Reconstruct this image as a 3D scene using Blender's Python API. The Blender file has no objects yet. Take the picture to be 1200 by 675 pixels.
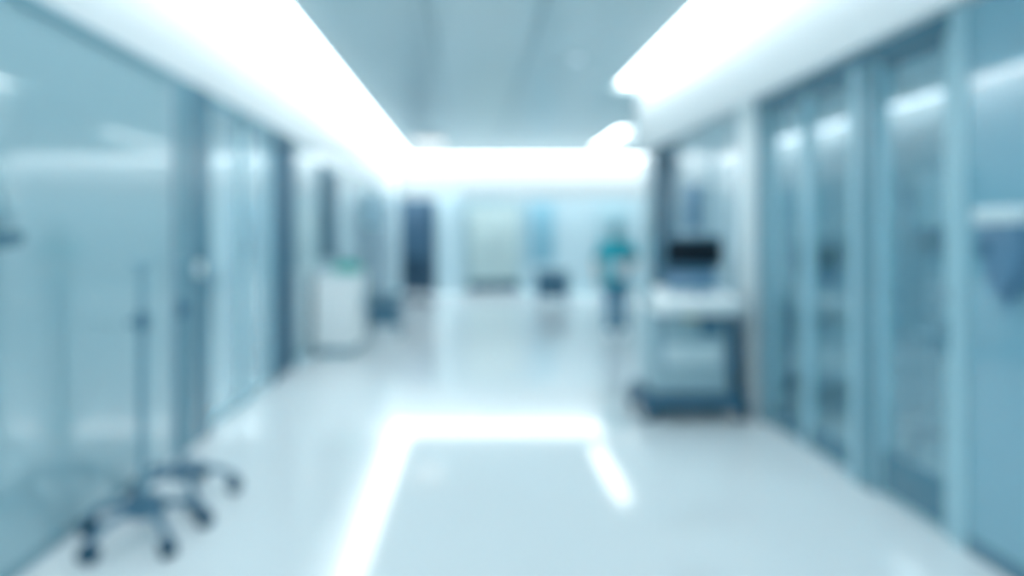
import bpy, bmesh, math, random
from mathutils import Vector, Matrix
random.seed(4)
PI = math.pi
scene = bpy.context.scene
COL = scene.collection

# ------------------------------------------------------------------ materials
def mat(name, color, rough=0.4, metal=0.0, spec=0.5, var=0.05, scale=6.0, bump=0.0, coat=0.0, ior=1.5):
    m = bpy.data.materials.new(name); m.use_nodes = True
    nt = m.node_tree; b = nt.nodes['Principled BSDF']
    b.inputs['Roughness'].default_value = rough
    b.inputs['IOR'].default_value = ior
    b.inputs['Metallic'].default_value = metal
    b.inputs['Specular IOR Level'].default_value = spec
    b.inputs['Coat Weight'].default_value = coat
    b.inputs['Coat Roughness'].default_value = 0.05
    tc = nt.nodes.new('ShaderNodeTexCoord')
    nz = nt.nodes.new('ShaderNodeTexNoise'); nz.inputs['Scale'].default_value = scale
    nz.inputs['Detail'].default_value = 3
    nt.links.new(tc.outputs['Object'], nz.inputs['Vector'])
    mx = nt.nodes.new('ShaderNodeMix'); mx.data_type = 'RGBA'
    mx.inputs['A'].default_value = tuple(c * (1 - var) for c in color) + (1,)
    mx.inputs['B'].default_value = tuple(min(1, c * (1 + var)) for c in color) + (1,)
    nt.links.new(nz.outputs['Fac'], mx.inputs['Factor'])
    nt.links.new(mx.outputs['Result'], b.inputs['Base Color'])
    if bump:
        bp = nt.nodes.new('ShaderNodeBump'); bp.inputs['Strength'].default_value = bump
        nt.links.new(nz.outputs['Fac'], bp.inputs['Height'])
        nt.links.new(bp.outputs['Normal'], b.inputs['Normal'])
    return m

def emit_mat(name, color, strength):
    m = bpy.data.materials.new(name); m.use_nodes = True
    nt = m.node_tree; nt.nodes.clear()
    e = nt.nodes.new('ShaderNodeEmission'); o = nt.nodes.new('ShaderNodeOutputMaterial')
    e.inputs['Color'].default_value = (*color, 1); e.inputs['Strength'].default_value = strength
    nt.links.new(e.outputs[0], o.inputs[0])
    return m

def glass_mat(name, tint, haze, haze_color, ior=1.5):
    """sheet glass: clear tinted film with a little haze and a Fresnel mirror on top"""
    m = bpy.data.materials.new(name); m.use_nodes = True
    nt = m.node_tree; nt.nodes.clear()
    out = nt.nodes.new('ShaderNodeOutputMaterial')
    tr = nt.nodes.new('ShaderNodeBsdfTransparent'); tr.inputs[0].default_value = (*tint, 1)
    df = nt.nodes.new('ShaderNodeBsdfDiffuse'); df.inputs[0].default_value = (*haze_color, 1)
    gl = nt.nodes.new('ShaderNodeBsdfGlossy'); gl.inputs['Roughness'].default_value = 0.03
    gl.inputs['Color'].default_value = (0.9, 0.97, 1, 1)
    fr = nt.nodes.new('ShaderNodeFresnel'); 
    ge = nt.nodes.new('ShaderNodeNewGeometry'); mi = nt.nodes.new('ShaderNodeMix')   # same reflectance on the way in and out
    mi.inputs['A'].default_value = ior; mi.inputs['B'].default_value = 1 / ior
    nt.links.new(ge.outputs['Backfacing'], mi.inputs['Factor']); nt.links.new(mi.outputs['Result'], fr.inputs['IOR'])
    m1 = nt.nodes.new('ShaderNodeMixShader'); m1.inputs[0].default_value = haze
    m2 = nt.nodes.new('ShaderNodeMixShader')
    nt.links.new(tr.outputs[0], m1.inputs[1]); nt.links.new(df.outputs[0], m1.inputs[2])
    nt.links.new(fr.outputs[0], m2.inputs[0]); nt.links.new(m1.outputs[0], m2.inputs[1])
    nt.links.new(gl.outputs[0], m2.inputs[2]); nt.links.new(m2.outputs[0], out.inputs[0])
    return m

LT = (0.94, 0.985, 1.0)
M = {}
M['floor'] = mat('polished_vinyl', (0.71, 0.785, 0.81), 0.075, spec=0.36, var=0.02, scale=1.5)
M['ceiling'] = mat('satin_metal_ceiling', (0.52, 0.66, 0.70), 0.24, spec=0.5, var=0.03, scale=1.0)
M['white'] = mat('white_paint', (0.74, 0.80, 0.82), 0.45, var=0.02)
M['deep'] = mat('deep_slate_plastic', (0.035, 0.125, 0.20), 0.4, var=0.06)
M['slate'] = mat('slate_plastic', (0.07, 0.20, 0.30), 0.4, var=0.06)
M['caster'] = mat('slate_rubber', (0.03, 0.11, 0.18), 0.55, var=0.08, scale=15)
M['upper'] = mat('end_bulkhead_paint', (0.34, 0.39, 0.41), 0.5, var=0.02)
M['panel'] = mat('glossy_teal_wall_panel', (0.41, 0.61, 0.67), 0.05, ior=1.95, var=0.04, scale=0.8)
M['panel_right'] = mat('glossy_blue_wall_panel', (0.24, 0.48, 0.59), 0.05, ior=2.0, var=0.04, scale=0.8)
M['pale_panel'] = mat('glossy_pale_wall_panel', (0.47, 0.62, 0.68), 0.06, ior=1.9, var=0.03, scale=0.8)
M['frame'] = mat('pale_frame', (0.40, 0.64, 0.72), 0.3, var=0.03)
M['pillar'] = mat('pale_pillar', (0.88, 0.95, 0.96), 0.3, var=0.03)
M['dark_frame'] = mat('slate_frame', (0.10, 0.24, 0.32), 0.25, var=0.05)
M['mid_frame'] = mat('teal_grey_frame', (0.20, 0.38, 0.46), 0.25, var=0.05)
M['dark_door'] = mat('dark_blue_door', (0.045, 0.15, 0.24), 0.5, var=0.06)
M['slate_door'] = mat('slate_blue_door', (0.045, 0.14, 0.21), 0.5, var=0.06)
M['green_door'] = mat('pale_green_door', (0.40, 0.52, 0.53), 0.4, var=0.03)
M['grey_door'] = mat('grey_door', (0.30, 0.46, 0.52), 0.4, var=0.03)
M['teal_door'] = mat('teal_door', (0.20, 0.40, 0.50), 0.35, var=0.04)
M['kick'] = mat('dark_kick_plate', (0.03, 0.10, 0.15), 0.4, var=0.05)
M['room'] = mat('room_paint', (0.38, 0.56, 0.62), 0.6, var=0.04, scale=1)
M['joint'] = mat('ceiling_joint', (0.16, 0.28, 0.34), 0.5)
M['steel'] = mat('brushed_steel', (0.32, 0.45, 0.52), 0.35, metal=0.6, var=0.05, scale=20)
M['pole'] = mat('grey_steel_tube', (0.22, 0.40, 0.49), 0.35, metal=0.2, var=0.05, scale=20)
M['navy'] = mat('navy_plastic', (0.025, 0.085, 0.15), 0.4, var=0.06)
M['rubber'] = mat('dark_rubber', (0.012, 0.05, 0.09), 0.55, var=0.08, scale=15)
M['black'] = mat('black_screen', (0.002, 0.010, 0.018), 0.5, spec=0.2, var=0.02)
M['blue_plastic'] = mat('slate_blue_plastic', (0.13, 0.28, 0.42), 0.4, var=0.05)
M['pale_plastic'] = mat('pale_plastic', (0.66, 0.80, 0.84), 0.35, var=0.03)
M['grey_plastic'] = mat('teal_grey_plastic', (0.40, 0.57, 0.63), 0.4, var=0.05)
M['white_plastic'] = mat('white_plastic', (0.88, 0.93, 0.94), 0.35, var=0.02)
M['teal_cloth'] = mat('teal_scrubs', (0.015, 0.42, 0.52), 0.8, var=0.1, scale=30, bump=0.1)
M['teal_cap'] = mat('teal_cap_cloth', (0.02, 0.30, 0.40), 0.85, var=0.1, scale=30, bump=0.1)
M['blue_cloth'] = mat('blue_trousers', (0.05, 0.22, 0.36), 0.85, var=0.1, scale=30, bump=0.1)
M['mask'] = mat('mask_cloth', (0.10, 0.42, 0.50), 0.9, var=0.05, scale=40)
M['skin'] = mat('skin', (0.50, 0.38, 0.32), 0.55, var=0.06, scale=20)
M['hair'] = mat('dark_hair', (0.03, 0.03, 0.035), 0.5, var=0.2, scale=60)
M['paper'] = mat('paper', (0.62, 0.70, 0.72), 0.7, var=0.02)
M['green_cloth'] = mat('green_drape', (0.06, 0.48, 0.42), 0.8, var=0.1, scale=25, bump=0.1)
M['yellow'] = mat('yellow_plastic', (0.65, 0.58, 0.22), 0.4)
M['seat'] = mat('black_upholstery', (0.012, 0.06, 0.11), 0.7, var=0.1, scale=30, bump=0.1)
M['glass'] = glass_mat('tinted_sheet_glass', (0.80, 0.92, 0.95), 0.15, (0.36, 0.62, 0.72), 2.0)
M['pale_glass'] = glass_mat('pale_sheet_glass', (0.88, 0.95, 0.97), 0.45, (0.68, 0.80, 0.84), 1.9)
M['light'] = emit_mat('strip_diffuser', LT, 7.0)
M['end_light'] = emit_mat('end_strip_diffuser', LT, 8.5)
M['added_glow_panel'] = emit_mat('ceiling_glow_patch', LT, 1.3)  # weak emission imitating the bright glow on the ceiling
M['room_fill'] = emit_mat('room_fill_emitter', LT, 15.0)  # emission of the added fill panels in the side rooms

# ------------------------------------------------------------------ mesh helpers
def add_box(bm, x0, x1, y0, y1, z0, z1, bevel=0.0, seg=2):
    t = bmesh.new()
    bmesh.ops.create_cube(t, size=1)
    for v in t.verts:
        v.co = Vector((x0 + (v.co.x + .5) * (x1 - x0), y0 + (v.co.y + .5) * (y1 - y0), z0 + (v.co.z + .5) * (z1 - z0)))
    if bevel:
        bmesh.ops.bevel(t, geom=t.edges[:], offset=bevel, segments=seg, affect='EDGES', profile=0.5)
    merge(bm, t)

def merge(bm, t, mx=None):
    me = bpy.data.meshes.new('tmp')
    if mx is not None:
        bmesh.ops.transform(t, matrix=mx, verts=t.verts[:])
    t.to_mesh(me); t.free(); bm.from_mesh(me); bpy.data.meshes.remove(me)

def add_cyl(bm, p0, p1, r0, r1=None, n=20, cap=True):
    r1 = r0 if r1 is None else r1
    p0, p1 = Vector(p0), Vector(p1); d = p1 - p0
    t = bmesh.new()
    bmesh.ops.create_cone(t, cap_ends=cap, segments=n, radius1=r0, radius2=r1, depth=d.length)
    q = Vector((0, 0, 1)).rotation_difference(d.normalized()).to_matrix().to_4x4()
    merge(bm, t, Matrix.Translation((p0 + p1) / 2) @ q)

def add_sphere(bm, c, r, sc=(1, 1, 1), n=16):
    t = bmesh.new()
    bmesh.ops.create_uvsphere(t, u_segments=n, v_segments=max(6, n // 2), radius=r)
    merge(bm, t, Matrix.Translation(Vector(c)) @ Matrix.Diagonal((*sc, 1)))

def add_tube(bm, pts, radii, n=14):
    """closed tube with tapered radii and rounded ends along a list of points"""
    pts = [Vector(p) for p in pts]
    if not isinstance(radii, (list, tuple)): radii = [radii] * len(pts)
    rings = []
    up = None
    for i, p in enumerate(pts):
        d = (pts[min(i + 1, len(pts) - 1)] - pts[max(i - 1, 0)]).normalized()
        if up is None:
            up = d.orthogonal().normalized()
        up = (up - d * up.dot(d)).normalized(); sd = d.cross(up)
        r = radii[i]; r = (r, r) if not isinstance(r, (tuple, list)) else r
        if i == 0:
            for a in (75, 45, 20):
                s, c = math.sin(math.radians(a)), math.cos(math.radians(a))
                rings.append((p - d * min(r) * s, up, sd, (r[0] * c, r[1] * c)))
        rings.append((p, up, sd, r))
        if i == len(pts) - 1:
            for a in (20, 45, 75):
                s, c = math.sin(math.radians(a)), math.cos(math.radians(a))
                rings.append((p + d * min(r) * s, up, sd, (r[0] * c, r[1] * c)))
    vs = [[bm.verts.new(c + u * math.cos(2 * PI * k / n) * r[0] + s * math.sin(2 * PI * k / n) * r[1]) for k in range(n)] for c, u, s, r in rings]
    for a, b in zip(vs, vs[1:]):
        for k in range(n):
            bm.faces.new((a[k], a[(k + 1) % n], b[(k + 1) % n], b[k]))
    bm.faces.new(vs[0][::-1]); bm.faces.new(vs[-1])

def add_lathe(bm, prof, c=(0, 0, 0), n=28):
    c = Vector(c)
    vs = []
    for r, z in prof:
        vs.append([bm.verts.new(c + Vector((r * math.cos(2 * PI * k / n), r * math.sin(2 * PI * k / n), z))) for k in range(n)])
    for a, b in zip(vs, vs[1:]):
        for k in range(n):
            bm.faces.new((a[k], a[(k + 1) % n], b[(k + 1) % n], b[k]))
    bm.faces.new(vs[0][::-1]); bm.faces.new(vs[-1])

def add_prism(bm, outline, lo, hi, axis='x', bevel=0.0):
    """extrude a 2-D outline along an axis; for 'x' the outline is (y,z), for 'y' (x,z), for 'z' (x,y)"""
    f = {'x': lambda a, b, t: (t, a, b), 'y': lambda a, b, t: (a, t, b), 'z': lambda a, b, t: (a, b, t)}[axis]
    t = bmesh.new()
    A = [t.verts.new(f(a, b, lo)) for a, b in outline]; B = [t.verts.new(f(a, b, hi)) for a, b in outline]
    n = len(A)
    t.faces.new(A[::-1]); t.faces.new(B)
    for k in range(n):
        t.faces.new((A[k], A[(k + 1) % n], B[(k + 1) % n], B[k]))
    bmesh.ops.recalc_face_normals(t, faces=t.faces[:])
    if bevel:
        bmesh.ops.bevel(t, geom=t.edges[:], offset=bevel, segments=2, affect='EDGES', profile=0.5)
    merge(bm, t)

def obj(name, bm, m, parent=None, loc=None, smooth=True):
    bmesh.ops.recalc_face_normals(bm, faces=bm.faces[:])
    me = bpy.data.meshes.new(name); bm.to_mesh(me); bm.free()
    me.materials.append(M[m] if isinstance(m, str) else m)
    if smooth:
        for p in me.polygons: p.use_smooth = True
        try: me.set_sharp_from_angle(angle=math.radians(35))
        except Exception: pass
    o = bpy.data.objects.new(name, me); COL.objects.link(o)
    if parent: o.parent = parent
    if loc: o.location = loc
    return o

def thing(name, label, cat, loc=(0, 0, 0), rz=0, group=None):
    o = bpy.data.objects.new(name, None); COL.objects.link(o)
    o.empty_display_size = 0.1
    o.location = loc; o.rotation_euler = (0, 0, rz)
    return tag(o, label, cat, group)

def tag(o, label, cat, group=None):
    o['label'] = label; o['category'] = cat
    if group: o['group'] = group
    return o

def struct(name, bm, m, parent=None, label=None, cat=None):
    o = obj(name, bm, m, parent)
    if parent is None:
        o['kind'] = 'structure'
        o['label'] = label; o['category'] = cat
    return o

def boxes(*bs, bevel=0.0):
    bm = bmesh.new()
    for b in bs: add_box(bm, *b, bevel=bevel)
    return bm

# ------------------------------------------------------------------ the setting
# corridor axis = +Y, camera at the origin 1.4 m up
XL, XR, YE, ZD, ZC = -1.86, 2.20, 16.8, 2.40, 3.21
YS = YE - .85      # where the ceiling stops short of the end wall
YB, XA = -2.5, 7.4
struct('floor', boxes((-4.6, XA + .1, YB - .1, YE + .1, -0.1, 0)), 'floor', label='pale polished floor reflecting the ceiling strip lights', cat='floor')
struct('ceiling', boxes((-1.44, 1.77, YB, YS, ZC, 3.30), (1.77, 2.55, 8.5, YS, ZC, 3.30), (2.85, XA, 8.5, YS, ZC, 3.30),
                        (2.55, 2.85, 8.5, 11.8, ZC, 3.30), (2.55, 2.85, 14.9, YS, ZC, 3.30), (-4.6, XA + .1, YB - .1, YE + .1, 3.32, 3.42)), 'ceiling',
       label='satin grey metal ceiling between the strip lights', cat='ceiling')
# side ceilings of the rooms behind the glass
struct('ceiling_side_room', boxes((2.36, 5.3, YB, 8.5, 2.55, 2.65)), 'white', label='ceiling of the room behind the right glass doors', cat='ceiling')
struct('ceiling_left_room', boxes((-4.5, -2.0, 4.3, 7.3, 2.55, 2.65)), 'white', label='ceiling of the room behind the left glass partition', cat='ceiling')
for i, x in enumerate((-0.33, 0.57)):
    struct('trim_%d' % (i + 1), boxes((x - .012, x + .012, YB, YS, ZC - .004, ZC + .002)), 'joint',
           label='%s dark lengthwise joint in the ceiling panels' % ('left' if i == 0 else 'right'), cat='trim')

# left side
struct('wall_left', boxes((XL - .17, XL, YB, 4.16, 0.05, ZD - .02)), 'panel', label='glossy teal wall panel behind the drip stands', cat='wall')
struct('wall_left_upper', boxes((XL - .17, XL - 0.0, YB, YE, ZD, 3.32)), 'white', label='white bulkhead above the left wall washed by the strip light', cat='wall')
struct('trim_3', boxes((XL - .02, XL + .012, YB, 6.42, ZD - .045, ZD + .005)), 'mid_frame', label='thin grey rail along the top of the left panels', cat='trim')
struct('baseboard_left', boxes((XL - .17, XL + .006, YB, 4.16, 0, 0.05)), 'mid_frame', label='grey baseboard under the left teal panel', cat='baseboard')
struct('trim_4', boxes((XL - .17, XL + .004, 4.16, 4.27, 0, ZD)), 'pale_panel', label='pale narrow strip at the end of the left teal panel', cat='trim')
struct('trim_5', boxes((XL - .17, XL + .02, 4.27, 4.52, 0, ZD)), 'mid_frame', label='teal grey door jamb beside the pale strip', cat='trim')
struct('trim_6', boxes((XL - .17, XL + .03, 4.52, 4.80, 0, ZD)), 'dark_frame', label='dark slate pier beside the left glass partition', cat='trim')

def glazed(name, x, y0, y1, z1, axis_dir, fm, gm, fw, label, cat, bottom=0.0, bottom_m=None, handle=None):
    """a framed glass leaf standing in the plane x = const; parts: frame, pane, kick_plate"""
    d = 0.05
    bm = bmesh.new()
    add_box(bm, x - d / 2, x + d / 2, y0, y0 + fw, 0.01, z1, bevel=.004)
    add_box(bm, x - d / 2, x + d / 2, y1 - fw, y1, 0.01, z1, bevel=.004)
    add_box(bm, x - d / 2, x + d / 2, y0 + fw, y1 - fw, 0.01, 0.01 + (fw if not bottom else .02), bevel=.004)
    f = struct(name, bm, fm, label=label, cat=cat)
    struct('top_rail', boxes((x - d / 2, x + d / 2, y0 + fw, y1 - fw, z1 - fw, z1), bevel=.004), 'dark_frame' if bottom else fm, f)
    struct('pane', boxes((x - .005, x + .005, y0 + fw, y1 - fw, max(bottom, fw) - .01, z1 - fw)), gm, f)
    if bottom:
        struct('kick_plate', boxes((x - .02, x + .02, y0 + fw, y1 - fw, .03, bottom), bevel=.003), bottom_m, f)
    return f

glazed('window_1', XL - .04, 4.80, 5.62, ZD, 1, 'frame', 'pale_glass', .05, 'first pale framed glass panel past the dark left pier', 'window')
glazed('window_2', XL - .04, 5.62, 6.44, ZD, 1, 'frame', 'pale_glass', .05, 'second pale framed glass panel, next to the dark left door', 'window')
bm = boxes((XL - .1, XL - .02, 6.50, 7.14, .01, ZD - .06), bevel=.004)
d = struct('door_1', bm, 'dark_door', label='dark blue door in the left wall beside the white cabinet', cat='door')
bm = bmesh.new(); add_cyl(bm, (XL - .02, 7.05, 1.0), (XL + .04, 7.05, 1.0), .012); add_cyl(bm, (XL + .04, 7.06, 1.0), (XL + .04, 6.93, 1.0), .011)
struct('door_handle', bm, 'steel', d)
struct('trim_7', boxes((XL - .17, XL + .012, 6.44, 6.50, 0, ZD), (XL - .17, XL + .012, 7.14, 7.20, 0, ZD), (XL - .17, XL + .012, 6.5, 7.14, ZD - .06, ZD)), 'dark_frame', label='dark frame around the left blue door', cat='trim')
struct('wall_left_far', boxes((XL - .17, XL, 7.20, YE, 0.08, ZD)), 'pale_panel', label='pale glossy wall behind the white cabinet', cat='wall')
struct('baseboard_left_far', boxes((XL - .17, XL + .006, 7.20, YE, 0, 0.08)), 'frame', label='baseboard behind the white cabinet', cat='baseboard')
# left room shell
struct('wall_left_room', boxes((-4.6, -4.5, 4.2, 7.4, 0, 2.65), (-4.5, -2.0, 4.2, 4.3, 0, 2.65), (-4.5, -2.0, 7.3, 7.4, 0, 2.65)), 'room', label='walls of the room behind the left glass partition', cat='wall')

# right side
struct('wall_right', boxes((XR, XR + .15, YB, 3.02, 0.07, ZD + .02)), 'panel_right', label='glossy blue wall panel carrying the soap dispenser', cat='wall')
struct('baseboard_right', boxes((XR - .008, XR + .15, YB, 3.02, 0, 0.07)), 'dark_frame', label='dark baseboard below the soap dispenser wall', cat='baseboard')
struct('wall_right_upper', boxes((2.10, 2.36, YB, 8.70, ZD + .02, 3.32)), 'white', label='white bulkhead above the right glass doors', cat='wall')
struct('trim_8', boxes((XR - .01, XR + .15, 3.02, 3.13, 0, ZD + .02)), 'frame', label='pale post between the blue panel and the glass doors', cat='trim')
struct('trim_9', boxes((XR - .03, XR + .12, 3.13, 5.20, ZD - .06, ZD + .02)), 'dark_frame', label='dark header rail above the right glass doors', cat='trim')
def lever(parent, x, y, z, dirn):
    bm = bmesh.new(); add_box(bm, x - .014, x, y - .02, y + .02, z - .09, z + .09, bevel=.004)
    add_cyl(bm, (x - .01, y, z), (x - .06, y, z), .011); add_tube(bm, [(x - .06, y, z), (x - .06, y + .06 * dirn, z), (x - .055, y + .12 * dirn, z - .004)], .010)
    struct('door_handle', bm, 'pole', parent)
d = glazed('door_2', XR + .03, 3.13, 3.72, ZD - .06, 1, 'frame', 'glass', .055, 'nearest right glass door, with the lever handle', 'door', bottom=.24, bottom_m='dark_frame')
lever(d, XR + .005, 3.17, .93, 1)
bm = boxes((XR - .01, XR + .005, 3.145, 3.195, 1.09, 1.15), bevel=.004); struct('lock', bm, 'steel', d)
struct('trim_10', boxes((XR - .02, XR + .12, 3.72, 3.84, 0, ZD - .06)), 'mid_frame', label='dark teal post beside the nearest right glass door', cat='trim')
struct('trim_11', boxes((XR - .03, XR + .12, 3.84, 3.92, 0, ZD - .06)), 'frame', label='pale post beside the middle right glass door', cat='trim')
d = glazed('door_3', XR + .03, 3.92, 4.50, ZD - .06, 1, 'frame', 'glass', .05, 'middle right glass door', 'door', bottom=.14, bottom_m='dark_frame')
d = glazed('door_4', XR + .03, 4.50, 5.06, ZD - .06, 1, 'frame', 'glass', .06, 'farthest right glass door, next to the pale pillar', 'door', bottom=.14, bottom_m='dark_frame')
struct('trim_12', boxes((XR - .02, XR + .12, 5.06, 5.20, 0, ZD - .06)), 'mid_frame', label='grey jamb between the glass doors and the pale pillar', cat='trim')
struct('trim_13', boxes((XR - .06, XR + .15, 5.20, 5.46, 0, ZD + .02)), 'pillar', label='pale pillar to the right of the ultrasound machine', cat='pillar')
struct('wall_right_far', boxes((XR, XR + .15, 5.46, 7.22, 0.08, ZD + .02)), 'pale_panel', label='pale glossy wall behind the ultrasound machine', cat='wall')
struct('baseboard_right_far', boxes((XR - .006, XR + .15, 5.46, 7.22, 0, .08)), 'frame', label='baseboard behind the ultrasound machine', cat='baseboard')
struct('trim_14', boxes((XR - .012, XR + .15, 6.22, 6.28, 0.08, ZD)), 'frame', label='pale joint strip in the wall behind the ultrasound machine', cat='trim')
d = struct('door_5', boxes((XR + .02, XR + .08, 7.28, 8.20, .01, ZD - .05), bevel=.004), 'slate_door', label='dark door at the far end of the right wall', cat='door')
lever(d, XR + .02, 7.36, 1.0, 1)
struct('trim_15', boxes((XR - .012, XR + .15, 7.22, 7.28, 0, ZD + .02), (XR - .012, XR + .15, 8.20, 8.26, 0, ZD + .02), (XR - .012, XR + .15, 7.28, 8.2, ZD - .05, ZD + .02)), 'dark_frame', label='dark frame of the far right door', cat='trim')
struct('wall_corner', boxes((XR, 2.35, 8.26, 8.70, 0, ZD + .02), (2.35, XA, 8.5, 8.70, 0, 3.32)), 'pale_panel', label='pale wall corner where the right side opens out', cat='wall')
struct('wall_right_room', boxes((5.3, 5.4, YB, 8.5, 0, 2.65), (2.35, 5.3, 0.9, 1.0, 0, 2.65)), 'room', label='walls of the room behind the right glass doors', cat='wall')
struct('wall_alcove', boxes((XA, XA + .1, 8.5, YE, 0, 3.32)), 'white', label='far right side wall of the open bay', cat='wall')
struct('wall_back', boxes((-2.0, 5.4, YB - .1, YB, 0, 3.32)), 'pale_panel', label='wall behind the viewer', cat='wall')

# end wall
struct('wall_end', boxes((-2.0, XA + .1, YE, YE + .1, 0, ZD - .05), bevel=0), 'pale_panel', label='pale wall at the end of the corridor', cat='wall')
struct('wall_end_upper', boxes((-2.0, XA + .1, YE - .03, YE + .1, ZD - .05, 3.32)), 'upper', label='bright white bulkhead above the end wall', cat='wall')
d = struct('door_6', boxes((-1.72, -.87, YE - .05, YE, .01, 2.26), bevel=.004), 'navy', label='dark blue door in the end wall behind the black chair', cat='door')
bm = bmesh.new(); add_cyl(bm, (-.98, YE - .05, 1.0), (-.98, YE - .1, 1.0), .012); add_cyl(bm, (-.98, YE - .1, 1.0), (-1.10, YE - .1, 1.0), .011)
struct('door_handle', bm, 'steel', d)
struct('trim_16', boxes((-.84, -.22, YE - .16, YE, 0, ZD - .05)), 'pale_panel', label='white pillar between the dark and pale green end doors', cat='pillar')
bm = boxes((-.08, .547, YE - .05, YE, .01, 2.16), (.553, 1.18, YE - .05, YE, .01, 2.16), bevel=.004)
d = struct('door_7', bm, 'green_door', label='pale green double door in the end wall', cat='door')
struct('kick_plate', boxes((-.06, .54, YE - .058, YE - .045, .03, .27), (.56, 1.16, YE - .058, YE - .045, .03, .27)), 'kick', d)
bm = bmesh.new()
for x in (.47, .63):
    add_tube(bm, [(x, YE - .05, 1.18), (x, YE - .10, 1.17), (x, YE - .10, .93), (x, YE - .05, .92)], .010)
struct('door_handle', bm, 'steel', d)
struct('trim_17', boxes((-.15, -.08, YE - .07, YE, 0, 2.24), (1.18, 1.25, YE - .07, YE, 0, 2.24), (-.08, 1.18, YE - .07, YE, 2.16, 2.24)), 'grey_door', label='grey frame around the pale green double door', cat='trim')
struct('window_3', boxes((1.43, 2.06, YE - .03, YE, .70, 2.18), bevel=.004), 'teal_door', label='teal glass panel in the end wall beside the double door', cat='window')
d = struct('door_8', boxes((3.10, 3.95, YE - .05, YE, .01, 2.18), bevel=.004), 'grey_door', label='grey door in the end wall behind the nurse', cat='door')
bm = bmesh.new(); add_cyl(bm, (3.2, YE - .05, 1.0), (3.2, YE - .1, 1.0), .012); add_cyl(bm, (3.2, YE - .1, 1.0), (3.32, YE - .1, 1.0), .011)
struct('door_handle', bm, 'steel', d)
struct('baseboard_end', boxes((-1.86, -1.72, YE - .02, YE, 0, .09), (1.25, 3.1, YE - .02, YE, 0, .09), (3.95, XA, YE - .02, YE, 0, .09)), 'frame', label='baseboard along the end wall', cat='baseboard')

# ------------------------------------------------------------------ strip lights of the place, plus added glow and fill panels
def strip(x0, x1, y0, y1, label, m='light', name='strip_light', cat='ceiling light', z=3.285):
    t = thing(name, label, cat, ((x0 + x1) / 2, (y0 + y1) / 2, z))
    hx, hy = (x1 - x0) / 2, (y1 - y0) / 2
    obj('diffuser', boxes((-hx + .012, hx - .012, -hy + .012, hy - .012, -.012, 0)), m, t)
    obj('housing', boxes((-hx + .002, hx - .002, -hy + .002, -hy + .012, -.03, .03), (-hx + .002, hx - .002, hy - .012, hy - .002, -.03, .03), (-hx + .002, -hx + .012, -hy + .012, hy - .012, -.03, .03),
                         (hx - .012, hx - .002, -hy + .012, hy - .012, -.03, .03), (-hx + .012, hx - .012, -hy + .012, hy - .012, .01, .03)), 'white', t)
    return t
strip(XL, -1.44, YB, YS, 'long white cove strip light above the left wall')
strip(1.77, 2.10, YB, 8.5, 'long white cove strip light above the right glass doors')
strip(XL, XA, YS, YE - .03, 'white cove strip light running across the end wall', 'end_light')
strip(2.55, 2.85, 11.8, 14.9, 'short white strip light over the bay beyond the right wall')
strip(-1.13, -.5, 12.6, 13.5, 'added glowing square imitating the bright glow on the ceiling before the end wall', 'added_glow_panel', 'added_glow_panel', z=ZC - .031)  # not a lamp: glowing square in place of light caught by the ceiling
strip(4.2, 5.2, 1.4, 2.4, 'added out-of-view fill panel brightening the room behind the right glass doors', 'room_fill', 'added_glow_panel', z=2.515)  # added fill, kept out of view, lightens the room and its glass
strip(2.42, 2.88, 7.2, 8.3, 'deeper added out-of-view fill panel brightening the room behind the right glass doors', 'room_fill', 'added_glow_panel', z=2.515)  # second added fill, hidden from the camera behind the pillar
strip(-3.6, -2.6, 5.2, 6.2, 'added fill panel brightening the room behind the left glass partition', 'room_fill', 'added_glow_panel', z=2.515)  # added fill to light the left room
t = thing('smoke_detector', 'small round smoke detector on the grey ceiling', 'smoke detector', (1.08, 7.0, ZC))
bm = bmesh.new(); add_lathe(bm, [(.055, 0), (.06, -.012), (.06, -.02), (.045, -.036), (.02, -.042)]); obj('body', bm, 'white_plastic', t)
bm = bmesh.new(); add_lathe(bm, [(.02, -.040), (.02, -.048), (.012, -.05)]); obj('sensor', bm, 'grey_plastic', t)

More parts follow.
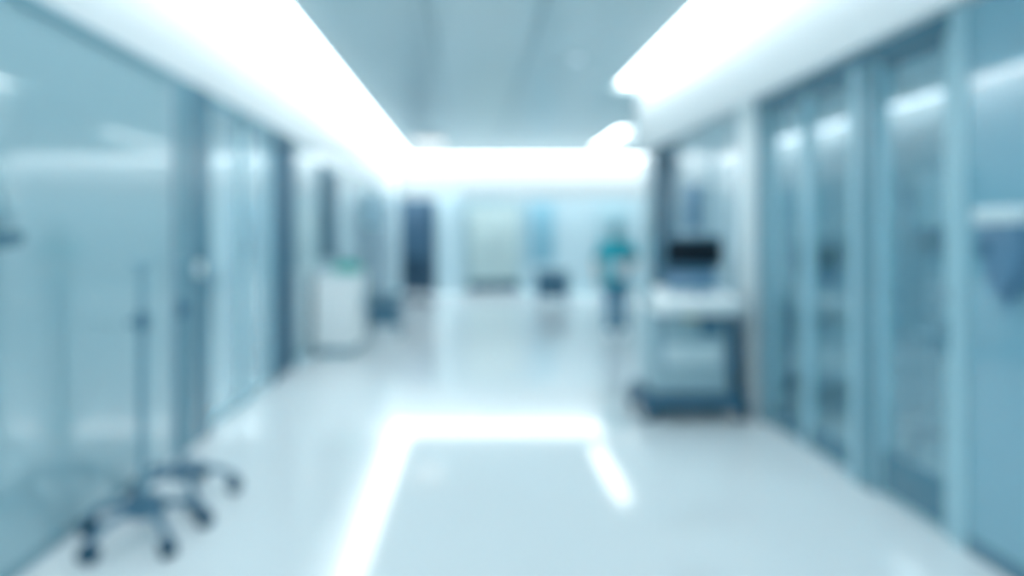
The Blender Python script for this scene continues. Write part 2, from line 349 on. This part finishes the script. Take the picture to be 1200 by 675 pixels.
# ------------------------------------------------------------------ drip stands
def make_stand():
    t = thing('drip_stand', '', 'drip stand')
    bm = bmesh.new(); add_lathe(bm, [(.03, .095), (.048, .10), (.05, .13), (.038, .16), (.022, .19), (.020, .23)]); obj('base_hub', bm, 'slate', t)
    for k in range(5):
        a = math.radians(72 * k); c, s = math.cos(a), math.sin(a)
        bm = bmesh.new()
        rz = [(.03, .125), (.09, .145), (.16, .140), (.22, .118), (.262, .088)]
        add_tube(bm, [(c * r, s * r, z) for r, z in rz], [.019, .019, .018, .017, .017], n=12)
        leg = obj('leg', bm, 'slate', t)
        bm = bmesh.new()
        add_cyl(bm, (c * .262, s * .262, .066), (c * .262, s * .262, .100), .013)
        tx, ty = -s, c
        for q in (-.016, .016):
            p = Vector((c * .268 + tx * q, s * .268 + ty * q, .040))
            add_cyl(bm, p - Vector((tx, ty, 0)) * .010, p + Vector((tx, ty, 0)) * .010, .0395, n=24)
        add_cyl(bm, (c * .268 - tx * .03, s * .268 - ty * .03, .04), (c * .268 + tx * .03, s * .268 + ty * .03, .04), .008)
        obj('caster', bm, 'caster', leg)
    bm = bmesh.new(); add_cyl(bm, (0, 0, .2), (0, 0, 1.0), .021); obj('lower_pole', bm, 'pole', t)
    bm = bmesh.new(); add_lathe(bm, [(.022, .96), (.028, .97), (.028, 1.03), (.018, 1.045)]); add_tube(bm, [(.02, 0, 1.0), (.05, 0, 1.0), (.065, 0, 1.0)], [.007, .007, .014]); obj('height_clamp', bm, 'slate', t)
    bm = bmesh.new(); add_cyl(bm, (0, 0, .95), (0, 0, 1.26), .016); obj('upper_pole', bm, 'pole', t)
    bm = bmesh.new(); add_sphere(bm, (0, 0, 1.262), .018)
    for k in range(4):
        a = PI / 2 * k + .4; c, s = math.cos(a), math.sin(a)
        add_tube(bm, [(c * r, s * r, z) for r, z in ((.01, 1.262), (.035, 1.258), (.05, 1.262), (.056, 1.28))], .0045, n=8)
    obj('hook', bm, 'pole', t)
    return t
def dup(root, loc, rz):
    r = root.copy(); COL.objects.link(r); r.location = loc; r.rotation_euler = (0, 0, rz)
    for ch in list(root.children):
        c = ch.copy(); COL.objects.link(c); c.parent = r
        for g in list(ch.children):
            e = g.copy(); COL.objects.link(e); e.parent = c
    return r
s1 = make_stand(); s1.location = (-1.515, 3.15, 0); s1.rotation_euler.z = math.radians(-115)
s1['label'] = 'wheeled drip stand nearest to the viewer, on the left'; s1['group'] = 'drip stands by the left wall'
s2 = dup(s1, (-1.545, 3.64, 0), math.radians(18))
s2['label'] = 'wheeled drip stand behind the nearest one, closer to the dark pier'

# ------------------------------------------------------------------ ultrasound machine
U = thing('ultrasound_machine', 'wheeled ultrasound machine with black monitor and pale console', 'medical machine', (1.69, 5.36, 0))
bm = bmesh.new()
add_prism(bm, [(-.40, -.22), (-.34, -.29), (.34, -.29), (.40, -.22), (.38, .30), (.30, .36), (-.30, .36), (-.38, .30)], .085, .20, 'z', bevel=.02)
obj('base', bm, 'deep', U)
for sx in (-1, 1):
    for yy in (-.22, .29):
        bm = bmesh.new(); x = sx * .345
        for q in (-.02, .02): add_cyl(bm, (x + q - .014, yy, .062), (x + q + .014, yy, .062), .062, n=24)
        add_cyl(bm, (x, yy, .06), (x, yy, .115), .02); add_box(bm, x - .045, x + .045, yy - .05, yy + .05, .10, .135, bevel=.012)
        obj('wheel', bm, 'caster', U)
bm = bmesh.new()   # main body, waisted
add_prism(bm, [(-.20, .18), (.30, .18), (.31, .50), (.27, .84), (-.10, .84), (-.16, .70), (-.17, .40)], -.31, .262, 'x', bevel=.025)
body = obj('body', bm, 'grey_plastic', U)
for i in range(2):
    z = .25 + i * .17
    bm = boxes((-.26, .2, -.205, -.165, z, z + .145), bevel=.008); dr = obj('drawer', bm, 'pale_plastic' if i else 'grey_plastic', body)
    bm = boxes((-.08, .04, -.215, -.2, z + .10, z + .118), bevel=.004); obj('drawer_handle', bm, 'grey_plastic', dr)
bm = boxes((.05, .22, -.175, -.12, .63, .77), bevel=.01); obj('probe_port', bm, 'slate', body)
bm = bmesh.new()
add_box(bm, -.05, .03, -.165, -.12, .755, .79, bevel=.006); add_box(bm, .05, .10, -.17, -.12, .78, .81, bevel=.006)
obj('connector', bm, 'yellow', body)
bm = bmesh.new(); add_prism(bm, [(-.18, .16), (.32, .16), (.32, .9), (-.05, .9), (-.16, .7)], .275, .37, 'x', bevel=.02); obj('side_panel', bm, 'deep', U)
bm = bmesh.new(); add_prism(bm, [(-.42, .83), (-.38, .80), (.24, .84), (.26, .92), (.1, .99), (-.40, .93), (-.43, .89)], -.32, .285, 'x', bevel=.025)
con = obj('console', bm, 'white_plastic', U)
bm = bmesh.new()
for r in range(4):
    for k in range(9):
        y = -.10 - r * .05; add_box(bm, -.2 + k * .045, -.165 + k * .045, y, y + .036, .93 + (y + .40) * .12, .945 + (y + .40) * .12, bevel=.003, seg=1)
obj('keys', bm, 'grey_plastic', con)
bm = bmesh.new(); add_sphere(bm, (0, -.31, .955), .028); obj('trackball', bm, 'blue_plastic', con)
bm = bmesh.new(); add_tube(bm, [(-.26, -.42, .88), (-.26, -.48, .89), (-.2, -.50, .89), (.2, -.50, .89), (.26, -.48, .89), (.26, -.42, .88)], .014); obj('handle', bm, 'grey_plastic', con)
for sx in (-.335, .30):
    bm = bmesh.new(); 
    for k in range(3): add_tube(bm, [(sx, -.2 + k * .12, .90), (sx, -.2 + k * .12, .97), (sx * 1.0, -.21 + k * .12, 1.02)], [.014, .016, .022])
    obj('probe', bm, 'grey_plastic', con)
bm = bmesh.new(); add_tube(bm, [(0, .10, .94), (0, .10, 1.05), (.02, .06, 1.14), (.02, -.02, 1.2)], [.045, .035, .03, .03]); obj('monitor_arm', bm, 'grey_plastic', U)
bm = boxes((-.205, .255, -.10, -.03, 1.15, 1.395), bevel=.012); mon = obj('monitor', bm, 'slate', U)
obj('screen', boxes((-.188, .238, -.106, -.098, 1.168, 1.365), bevel=.002), 'black', mon)
bm = bmesh.new(); add_prism(bm, [(-.12, .985), (-.10, .975), (-.01, 1.14), (-.035, 1.15)], -.17, .21, 'x', bevel=.006); tp = obj('touch_panel', bm, 'blue_plastic', U)
for k in range(2):
    bm = bmesh.new(); x = -.28 + .57 * k
    add_tube(bm, [(x + .02, -.18, .9), (x, -.26, .72), (x + .02, -.24, .5), (x + .05 - .1 * k, -.2, .36), (x + .03, -.16, .55), (x + .0, -.1, .8)], .009, n=8)
    obj('probe_cable', bm, 'blue_plastic', U)

# ------------------------------------------------------------------ wall-mounted things
# soap dispenser on the right blue panel (wall plane x = XR, facing -X)
D = thing('soap_dispenser', 'slate blue soap dispenser with pale lid on the right wall', 'dispenser', (XR, 2.74, 1.15))
bm = bmesh.new(); add_prism(bm, [(-.10, .30), (.10, .30), (.105, .20), (.06, .08), (.02, 0.0), (-.03, 0.0), (-.09, .12), (-.105, .2)], -.10, -.004, 'x', bevel=.015); obj('body', bm, 'blue_plastic', D)
bm = bmesh.new(); add_prism(bm, [(-.115, .29), (.115, .29), (.112, .345), (.095, .362), (-.095, .362), (-.112, .345)], -.115, -.004, 'x', bevel=.012); obj('lid', bm, 'pale_plastic', D)
bm = bmesh.new(); add_cyl(bm, (-.112, .055, .19), (-.098, .055, .19), .035, n=24); obj('push_button', bm, 'slate', D)
bm = bmesh.new(); add_tube(bm, [(-.05, -.005, .01), (-.05, -.005, -.03), (-.055, -.005, -.055)], [.02, .014, .01]); obj('nozzle', bm, 'blue_plastic', D)
# dispenser on the left panel at the frame edge
D = thing('soap_dispenser', 'teal hand rub dispenser with dark drip tray on the left wall', 'dispenser', (XL, 2.60, 1.34))
bm = boxes((.004, .09, -.055, .055, .09, .34), bevel=.02); obj('body', bm, 'panel', D)
bm = bmesh.new(); add_lathe(bm, [(.03, 0), (.075, .012), (.09, .045), (.09, .06), (.08, .062)], (.055, 0, 0.01)); add_box(bm, .003, .06, -.05, .05, .01, .07, bevel=.01)
obj('drip_tray', bm, 'dark_frame', D)
bm = boxes((.09, .105, -.035, .035, .12, .22), bevel=.006); obj('push_plate', bm, 'panel', D)
# glove box behind the machine
D = thing('glove_dispenser', 'narrow blue glove dispenser on the wall above the ultrasound monitor', 'dispenser', (XR, 6.65, 1.46))
obj('holder', boxes((-.10, -.003, -.10, .10, 0, .42), bevel=.01), 'blue_plastic', D)
for k in range(3):
    obj('glove_box', boxes((-.094, -.012, -.085, .085, .03 + .13 * k, .145 + .13 * k), (-.104, -.09, -.03, .03, .06 + .13 * k, .11 + .13 * k), bevel=.004), 'teal_door', D)
# switch plate on the dark pier
D = thing('switch_plate', 'small pale switch plate on the dark left pier', 'switch', (XL + .03, 4.58, 1.17))
obj('plate', boxes((0, .012, -.06, .06, -.05, .05), bevel=.004), 'pale_plastic', D)
obj('rocker', boxes((.010, .018, -.025, .025, -.03, .03), bevel=.003), 'white_plastic', D)
# dark wall display above the cabinet
D = thing('wall_display', 'tall dark display panel on the left wall above the white cabinet', 'display', (XL, 8.85, 1.10))
obj('casing', boxes((.003, .06, -.38, .38, 0, 1.17), bevel=.008), 'dark_frame', D)
obj('screen', boxes((.058, .064, -.35, .35, .04, 1.13)), 'slate_door', D)
D = thing('notice_board', 'blank grey notice board on the far left wall', 'board', (XL, 12.8, 1.55))
obj('board_frame', boxes((.003, .025, -.8, .8, 0, .04), (.003, .025, -.8, .8, .64, .68), (.003, .025, -.8, -.76, .04, .64), (.003, .025, .76, .8, .04, .64), bevel=.003), 'frame', D)
obj('board_panel', boxes((.003, .018, -.76, .76, .04, .64)), 'teal_door', D)
# monitor in the left room
D = thing('wall_monitor', 'dark monitor on the wall of the room behind the left glass', 'monitor', (-2.28, 7.3, 1.30))
obj('casing', boxes((-.16, .16, -.07, -.02, 0, .5), bevel=.008), 'dark_frame', D)
obj('screen', boxes((-.14, .14, -.075, -.068, .03, .47)), 'slate_door', D)
obj('bracket', boxes((-.05, .05, -.022, -.002, .15, .35), bevel=.003), 'steel', D)

# ------------------------------------------------------------------ cabinet against the left wall
K = thing('supply_cabinet', 'white supply cabinet standing against the left wall', 'cabinet', (-1.58, 8.3, 0))
obj('body', boxes((-.238, .225, -.39, .40, .08, .91), bevel=.006), 'white_plastic', K)
obj('plinth', boxes((-.22, .20, -.37, .38, 0, .08)), 'mid_frame', K)
obj('worktop', boxes((-.243, .255, -.41, .42, .91, .95), bevel=.006), 'pale_plastic', K)
for i, (a, b) in enumerate(((-.38, .002), (.008, .39))):
    dr = obj('door', boxes((.225, .245, a, b, .09, .90), bevel=.004), 'white_plastic', K)
    y = b - .05 if i == 0 else a + .05
    bm = bmesh.new(); add_tube(bm, [(.245, y, .62), (.275, y, .62), (.275, y, .50), (.245, y, .50)], .007, n=8); obj('handle', bm, 'steel', dr)
bm = bmesh.new()
for k in range(4): add_box(bm, -.15 + .006 * k, .15 - .008 * k, -.13 + .004 * k, .13, .0 + .028 * k, .026 + .028 * k, bevel=.011)
o = obj('folded_drape', bm, 'green_cloth', loc=(-1.47, 8.15, .951)); tag(o, 'folded green surgical drapes stacked on the white cabinet', 'drape')

# low trolley beyond the cabinet
T = thing('instrument_trolley', 'low dark two-shelf trolley beyond the white cabinet', 'trolley', (-1.22, 9.6, 0))
for z, n in ((.14, 'lower_shelf'), (.50, 'upper_shelf')):
    obj(n, boxes((-.24, .24, -.2, .2, z, z + .03), (-.24, .24, -.2, -.19, z + .03, z + .07), (-.24, .24, .19, .2, z + .03, z + .07), bevel=.004), 'dark_frame', T)
for sx in (-1, 1):
    for sy in (-1, 1):
        bm = bmesh.new(); add_cyl(bm, (sx * .225, sy * .185, .07), (sx * .225, sy * .185, .58), .012); leg = obj('leg', bm, 'pole', T)
        bm = bmesh.new(); add_cyl(bm, (sx * .225 - .012, sy * .185, .035), (sx * .225 + .012, sy * .185, .035), .035); add_cyl(bm, (sx * .225, sy * .185, .04), (sx * .225, sy * .185, .08), .01); obj('caster', bm, 'rubber', leg)
B = tag(obj('equipment_case', boxes((-.21, .21, -.15, .15, 0, .29), (-.06, .06, -.165, -.15, .15, .18), bevel=.012), 'slate', loc=(-1.22, 9.6, .171)), 'dark case on the lower shelf of the low trolley', 'case')

# office chair in front of the dark end door
C = thing('office_chair', 'black wheeled chair in front of the dark end door', 'chair', (-1.05, 13.6, 0), math.radians(20))
bm = bmesh.new(); add_lathe(bm, [(.03, .07), (.04, .08), (.035, .13), (.026, .15), (.026, .40), (.05, .42)]); obj('column', bm, 'rubber', C)
for k in range(5):
    a = math.radians(72 * k + 10); c, s = math.cos(a), math.sin(a)
    bm = bmesh.new(); add_tube(bm, [(c * .03, s * .03, .11), (c * .17, s * .17, .10), (c * .29, s * .29, .075)], [.022, .02, .016]); leg = obj('leg', bm, 'rubber', C)
    bm = bmesh.new(); add_cyl(bm, (c * .29 - s * .02, s * .29 + c * .02, .03), (c * .29 + s * .02, s * .29 - c * .02, .03), .03); add_cyl(bm, (c * .29, s * .29, .03), (c * .29, s * .29, .075), .009); obj('caster', bm, 'rubber', leg)
obj('seat', boxes((-.24, .24, -.24, .22, .42, .51), bevel=.035), 'seat', C)
bm = bmesh.new(); add_prism(bm, [(.21, .50), (.25, .48), (.30, .75), (.29, .93), (.25, .94), (.245, .75)], -.22, .22, 'x', bevel=.015); obj('backrest', bm, 'seat', C)
for sx in (-1, 1):
    bm = bmesh.new(); add_tube(bm, [(sx * .2, .02, .44), (sx * .28, .02, .46), (sx * .28, .02, .66), (sx * .28, -.12, .68), (sx * .28, .14, .68)], .018); obj('armrest', bm, 'rubber', C)

# dark drawer cart in front of the end wall
T = thing('drawer_cart', 'dark blue drawer cart in front of the end wall', 'cart', (1.65, 14.0, 0))
obj('body', boxes((-.32, .32, -.25, .25, .13, .62), bevel=.01), 'slate', T)
obj('worktop', boxes((-.34, .34, -.27, .27, .62, .66), bevel=.01), 'dark_frame', T)
for k in range(3):
    dr = obj('drawer', boxes((-.30, .30, -.266, -.25, .145 + .157 * k, .29 + .157 * k), bevel=.004), 'dark_door', T)
    bm = bmesh.new(); z = .25 + .157 * k; add_tube(bm, [(-.12, -.266, z), (-.12, -.29, z), (.12, -.29, z), (.12, -.266, z)], .007, n=8); obj('drawer_handle', bm, 'steel', dr)
for sx in (-1, 1):
    for sy in (-1, 1):
        bm = bmesh.new(); x, y = sx * .27, sy * .2
        add_cyl(bm, (x - .015, y, .05), (x + .015, y, .05), .05); add_cyl(bm, (x, y, .05), (x, y, .135), .012); obj('caster', bm, 'rubber', T)

# ------------------------------------------------------------------ things seen through the right glass
P = thing('infusion_stand', 'infusion pump stand behind the nearest right glass door', 'pump stand', (2.98, 4.42, 0))
for k in range(5):
    a = math.radians(72 * k); c, s = math.cos(a), math.sin(a)
    bm = bmesh.new(); add_tube(bm, [(c * .03, s * .03, .12), (c * .16, s * .16, .11), (c * .27, s * .27, .075)], .016); leg = obj('leg', bm, 'navy', P)
    bm = bmesh.new(); add_cyl(bm, (c * .27 - s * .015, s * .27 + c * .015, .035), (c * .27 + s * .015, s * .27 - c * .015, .035), .035); add_cyl(bm, (c * .27, s * .27, .035), (c * .27, s * .27, .08), .01); obj('caster', bm, 'rubber', leg)
bm = bmesh.new(); add_cyl(bm, (0, 0, .1), (0, 0, 1.92), .016); obj('pole', bm, 'pole', P)
obj('pump', boxes((-.11, .09, -.16, -.016, 1.46, 1.80), bevel=.015), 'white_plastic', P)
obj('pump', boxes((-.13, .03, -.16, -.016, 1.27, 1.44), bevel=.015), 'navy', P)
bm = bmesh.new(); add_tube(bm, [(-.12, 0, 1.95), (-.12, 0, 1.9), (0, 0, 1.9), (.12, 0, 1.9), (.12, 0, 1.95)], .007); obj('hook', bm, 'pole', P)
W = thing('storage_locker', 'tall dark locker inside the room behind the right glass doors', 'locker', (3.38, 5.35, 0))
obj('body', boxes((-.22, .22, -.2, .2, .06, 1.75), bevel=.008), 'dark_frame', W)
obj('plinth', boxes((-.2, .2, -.18, .18, 0, .06)), 'dark_frame', W)
for a, b in ((-.21, -.003), (.003, .21)):
    dr = obj('door', boxes((a, b, -.218, -.2, .08, 1.73), bevel=.003), 'dark_frame', W)
    bm = bmesh.new(); x = -.03 if a < -.1 else .03; add_tube(bm, [(x, -.218, 1.0), (x, -.24, 1.0), (x, -.24, .88), (x, -.218, .88)], .006, n=8); obj('handle', bm, 'steel', dr)
V = thing('monitor_cart', 'patient monitor cart behind the middle right glass door', 'cart', (3.05, 6.05, 0), math.radians(25))
bm = bmesh.new(); add_prism(bm, [(-.26, -.24), (.26, -.24), (.2, .24), (-.2, .24)], .07, .13, 'z', bevel=.012); obj('base', bm, 'navy', V)
for sx in (-1, 1):
    for sy in (-1, 1):
        bm = bmesh.new(); x, y = sx * (.2 if sy < 0 else .17), sy * .19; add_cyl(bm, (x - .014, y, .035), (x + .014, y, .035), .035); add_cyl(bm, (x, y, .035), (x, y, .08), .01); obj('caster', bm, 'rubber', V)
bm = bmesh.new(); add_cyl(bm, (0, 0, .12), (0, 0, 1.0), .025); obj('pole', bm, 'steel', V)
mm = obj('monitor', boxes((-.2, .2, -.08, .05, .96, 1.28), bevel=.015), 'dark_door', V); obj('screen', boxes((-.17, .17, -.086, -.078, 1.02, 1.25)), 'slate_door', mm)
obj('basket', boxes((-.16, .16, -.14, .1, .62, .64), (-.16, .16, -.14, -.13, .64, .74), (-.16, .16, .09, .1, .64, .74), (-.16, -.15, -.13, .09, .64, .74), (.15, .16, -.13, .09, .64, .74)), 'steel', V)

# ------------------------------------------------------------------ the nurse
def fuse(name, bm, m, parent, voxel, smooth=6, cut=None):
    """join overlapping closed tubes into one continuous skin"""
    o = obj(name, bm, m, None)
    r = o.modifiers.new('remesh', 'REMESH'); r.mode = 'VOXEL'; r.voxel_size = voxel
    s = o.modifiers.new('smooth', 'SMOOTH'); s.iterations = smooth; s.factor = .5
    dg = bpy.context.evaluated_depsgraph_get()
    me = bpy.data.meshes.new_from_object(o.evaluated_get(dg))
    o.modifiers.clear(); old = o.data; o.data = me; bpy.data.meshes.remove(old); me.name = name
    if cut is not None:                                    # a straight hem
        b2 = bmesh.new(); b2.from_mesh(me)
        bmesh.ops.bisect_plane(b2, geom=b2.verts[:] + b2.edges[:] + b2.faces[:], plane_co=(0, 0, cut), plane_no=(0, 0, -1), clear_outer=True)
        bmesh.ops.holes_fill(b2, edges=[e for e in b2.edges if e.is_boundary], sides=0)
        b2.to_mesh(me); b2.free()
    for p in me.polygons: p.use_smooth = True
    if parent: o.parent = parent
    return o

N = thing('person', 'person in teal scrubs, cap and mask holding a clipboard', 'person', (2.02, 9.5, 0), math.radians(-14))
# joints; facing -Y
hipz = .80
RS, LS = Vector((-.165, 0, 1.265)), Vector((.165, 0, 1.265))          # shoulders (image left / right)
RE, RW = Vector((-.295, .03, 1.02)), Vector((-.25, -.12, .83))       # relaxed arm, slightly bent
LE, LW = Vector((.285, .02, 1.03)), Vector((.10, -.19, .945))         # bent arm across the waist
def hand(bm, w, d, side, curl):
    """palm with four fingers and a thumb; d = finger direction, side = across the palm towards the thumb, curl = palm normal"""
    d, side, curl = d.normalized(), side.normalized(), curl.normalized()
    pc = w + d * .045
    add_tube(bm, [w, pc, w + d * .082], [(.020, .020), (.026, .022), (.026, .020)], n=12)
    for k, L in enumerate((.062, .070, .066, .052)):
        off = side * (.027 - .018 * k)
        b = w + d * .078 + off
        add_tube(bm, [w + d * .05 + off * .8, b, b + d * L * .45 + curl * L * .12, b + d * L * .72 + curl * L * .42, b + d * L * .80 + curl * L * .72], [.011, .0095, .009, .0085, .0075], n=10)
    tb = w + d * .028 + side * .018
    add_tube(bm, [tb, tb + side * .028 + d * .018 + curl * .01, tb + side * .034 + d * .045 + curl * .024, tb + side * .026 + d * .064 + curl * .034], [.013, .0115, .010, .0085], n=10)
def body_tubes(bm):
    add_tube(bm, [(0, .01, .80), (0, .0, .92), (0, 0, 1.05), (0, .0, 1.18), (0, .005, 1.27)], [(.145, .105), (.125, .095), (.120, .095), (.140, .10), (.115, .075)], n=20)
    add_tube(bm, [RS, (0, .005, 1.285), LS], [.052, .06, .052])
    add_tube(bm, [(0, .01, 1.26), (0, -.005, 1.345), (0, -.01, 1.40)], [.058, .050, .050])
    add_sphere(bm, (0, -.008, 1.475), .088, (.84, 1.04, 1.16), 24)
    add_tube(bm, [(0, -.045, 1.44), (0, -.062, 1.405), (0, -.070, 1.392)], [.050, .036, .024])       # jaw and chin
    add_tube(bm, [(0, -.088, 1.487), (0, -.102, 1.455), (0, -.098, 1.447)], [.009, .013, .013])      # nose
    for sx in (-1, 1):
        add_sphere(bm, (sx * .077, .004, 1.462), .022, (.45, .8, 1.25), 12)                          # ears
        add_tube(bm, [(sx * .018, -.086, 1.494), (sx * .045, -.078, 1.497)], .008)                    # brow
    add_tube(bm, [RS, (RS + RE) / 2, RE], [.050, .044, .037]); add_tube(bm, [RE, (RE * .6 + RW * .4), RW], [.037, .035, .023])
    add_tube(bm, [LS, (LS + LE) / 2, LE], [.050, .044, .037]); add_tube(bm, [LE, (LE * .6 + LW * .4), LW], [.037, .035, .023])
    hand(bm, RW, Vector((.02, -.35, -.9)), Vector((.15, -.9, .3)), Vector((1, .1, 0)))
    hand(bm, LW, Vector((-.95, -.06, .10)), Vector((-.1, .15, 1)), Vector((.1, 1, .1)))
    for sx, f in ((-1, -.05), (1, .06)):
        add_tube(bm, [(sx * .085, .01, .82), (sx * .09, f * .5, .62), (sx * .09, f, .44)], [.085, .070, .053])
        add_tube(bm, [(sx * .09, f, .44), (sx * .09, f + .02, .30), (sx * .09, f + .03, .09)], [.053, .050, .034])
        add_tube(bm, [(sx * .09, f + .04, .05), (sx * .095, f - .05, .042), (sx * .10, f - .12, .034)], [.034, .034, .028])
bm = bmesh.new(); body_tubes(bm); fuse('body', bm, 'skin', N, .0055, 5)
for sx in (-1, 1):
    bm = bmesh.new(); add_sphere(bm, (sx * .031, -.079, 1.478), .0115, n=14); e = obj('eye', bm, 'white_plastic', N)
    bm = bmesh.new(); add_sphere(bm, (sx * .031, -.0870, 1.478), .0055, n=10); obj('pupil', bm, 'hair', e)
bm = bmesh.new()   # scrub top with short sleeves
add_tube(bm, [(0, .01, .60), (0, .01, .76), (0, .0, .92), (0, 0, 1.05), (0, .0, 1.18), (0, .005, 1.265)], [(.205, .150), (.192, .140), (.165, .125), (.150, .118), (.160, .122), (.130, .09)], n=24)
add_tube(bm, [RS, (0, .008, 1.282), LS], [.066, .066, .066])
add_tube(bm, [RS, RS * .35 + RE * .65], [.066, .066]); add_tube(bm, [LS, LS * .35 + LE * .65], [.066, .066])
fuse('scrub_top', bm, 'teal_cloth', N, .012, 6, .70)
bm = bmesh.new()
add_tube(bm, [(0, .01, .86), (0, .01, .78)], [(.155, .12), (.165, .125)], n=20)
for sx, f in ((-1, -.05), (1, .06)):
    add_tube(bm, [(sx * .085, .01, .82), (sx * .09, f * .5, .62), (sx * .09, f, .44), (sx * .09, f + .02, .28), (sx * .09, f + .03, .03)], [.100, .086, .074, .070, .066])
fuse('trousers', bm, 'blue_cloth', N, .012, 5, .055)
bm = bmesh.new()   # surgical cap
add_sphere(bm, (0, .008, 1.512), .104, (.90, 1.06, .90), 24); add_tube(bm, [(0, .085, 1.48), (0, .115, 1.45)], [.03, .018])
fuse('surgical_cap', bm, 'teal_cap', N, .010, 4)
bm = bmesh.new(); add_sphere(bm, (0, -.058, 1.425), .056, (.98, .92, .92), 20)
for sx in (-1, 1): add_tube(bm, [(sx * .045, -.07, 1.445), (sx * .078, -.02, 1.46), (sx * .083, .012, 1.468)], .006, n=8)
fuse('face_mask', bm, 'mask', N, .006, 4)
bm = bmesh.new(); add_sphere(bm, (0, .045, 1.44), .062, (1, .8, 1), 16); obj('hair', bm, 'hair', N)
for sx, f in ((-1, -.05), (1, .06)):
    bm = bmesh.new(); add_tube(bm, [(sx * .09, f + .055, .05), (sx * .095, f - .05, .05), (sx * .10, f - .13, .042)], [(.044, .044), (.046, .044), (.038, .036)]); add_box(bm, sx * .095 - .045, sx * .095 + .045, f - .165, f + .095, 0, .022, bevel=.01)
    obj('shoe', bm, 'white_plastic', N)
# clipboard resting on the bent forearm
R = Matrix.Rotation(math.radians(-14), 4, 'Z')
cp = Vector((2.02, 9.5, 0)) + R @ Vector((.06, -.232, .93))
K = thing('clipboard', 'clipboard with white paper held at the waist by the nurse', 'clipboard', cp, math.radians(-14))
obj('board', boxes((-.09, .09, -.004, .002, -.12, .13), bevel=.002), 'blue_plastic', K)
obj('sheet', boxes((-.082, .082, -.0065, -.0045, -.115, .105)), 'paper', K)
bm = boxes((-.035, .035, -.018, -.003, .098, .13), bevel=.004); obj('clip', bm, 'steel', K)

# ------------------------------------------------------------------ camera, world, view
w = bpy.data.worlds.new('world'); scene.world = w; w.use_nodes = True
w.node_tree.nodes['Background'].inputs['Color'].default_value = (.45, .7, .8, 1)
w.node_tree.nodes['Background'].inputs['Strength'].default_value = 0.3
cam = bpy.data.cameras.new('camera'); co = bpy.data.objects.new('camera', cam); COL.objects.link(co)
co.location = (0, 0, 1.4); co.rotation_euler = (PI / 2, 0, 0)
cam.sensor_width = 36; cam.lens = 36 * 800 / 1200
cam.shift_x = 48 / 1200; cam.shift_y = -62.5 / 1200
cam.clip_start = .05
cam.dof.use_dof = True; cam.dof.focus_distance = 0.35; cam.dof.aperture_fstop = 2.0
scene.camera = co
vs = scene.view_settings
vs.view_transform = 'Standard'; vs.look = 'None'; vs.gamma = 1; vs.exposure = 0.22; vs.use_curve_mapping = False
try:
    scene.cycles.use_denoising = True
    scene.cycles.denoiser = 'OPENIMAGEDENOISE'
    scene.cycles.max_bounces = 10; scene.cycles.diffuse_bounces = 5; scene.cycles.transparent_max_bounces = 12
except Exception: pass
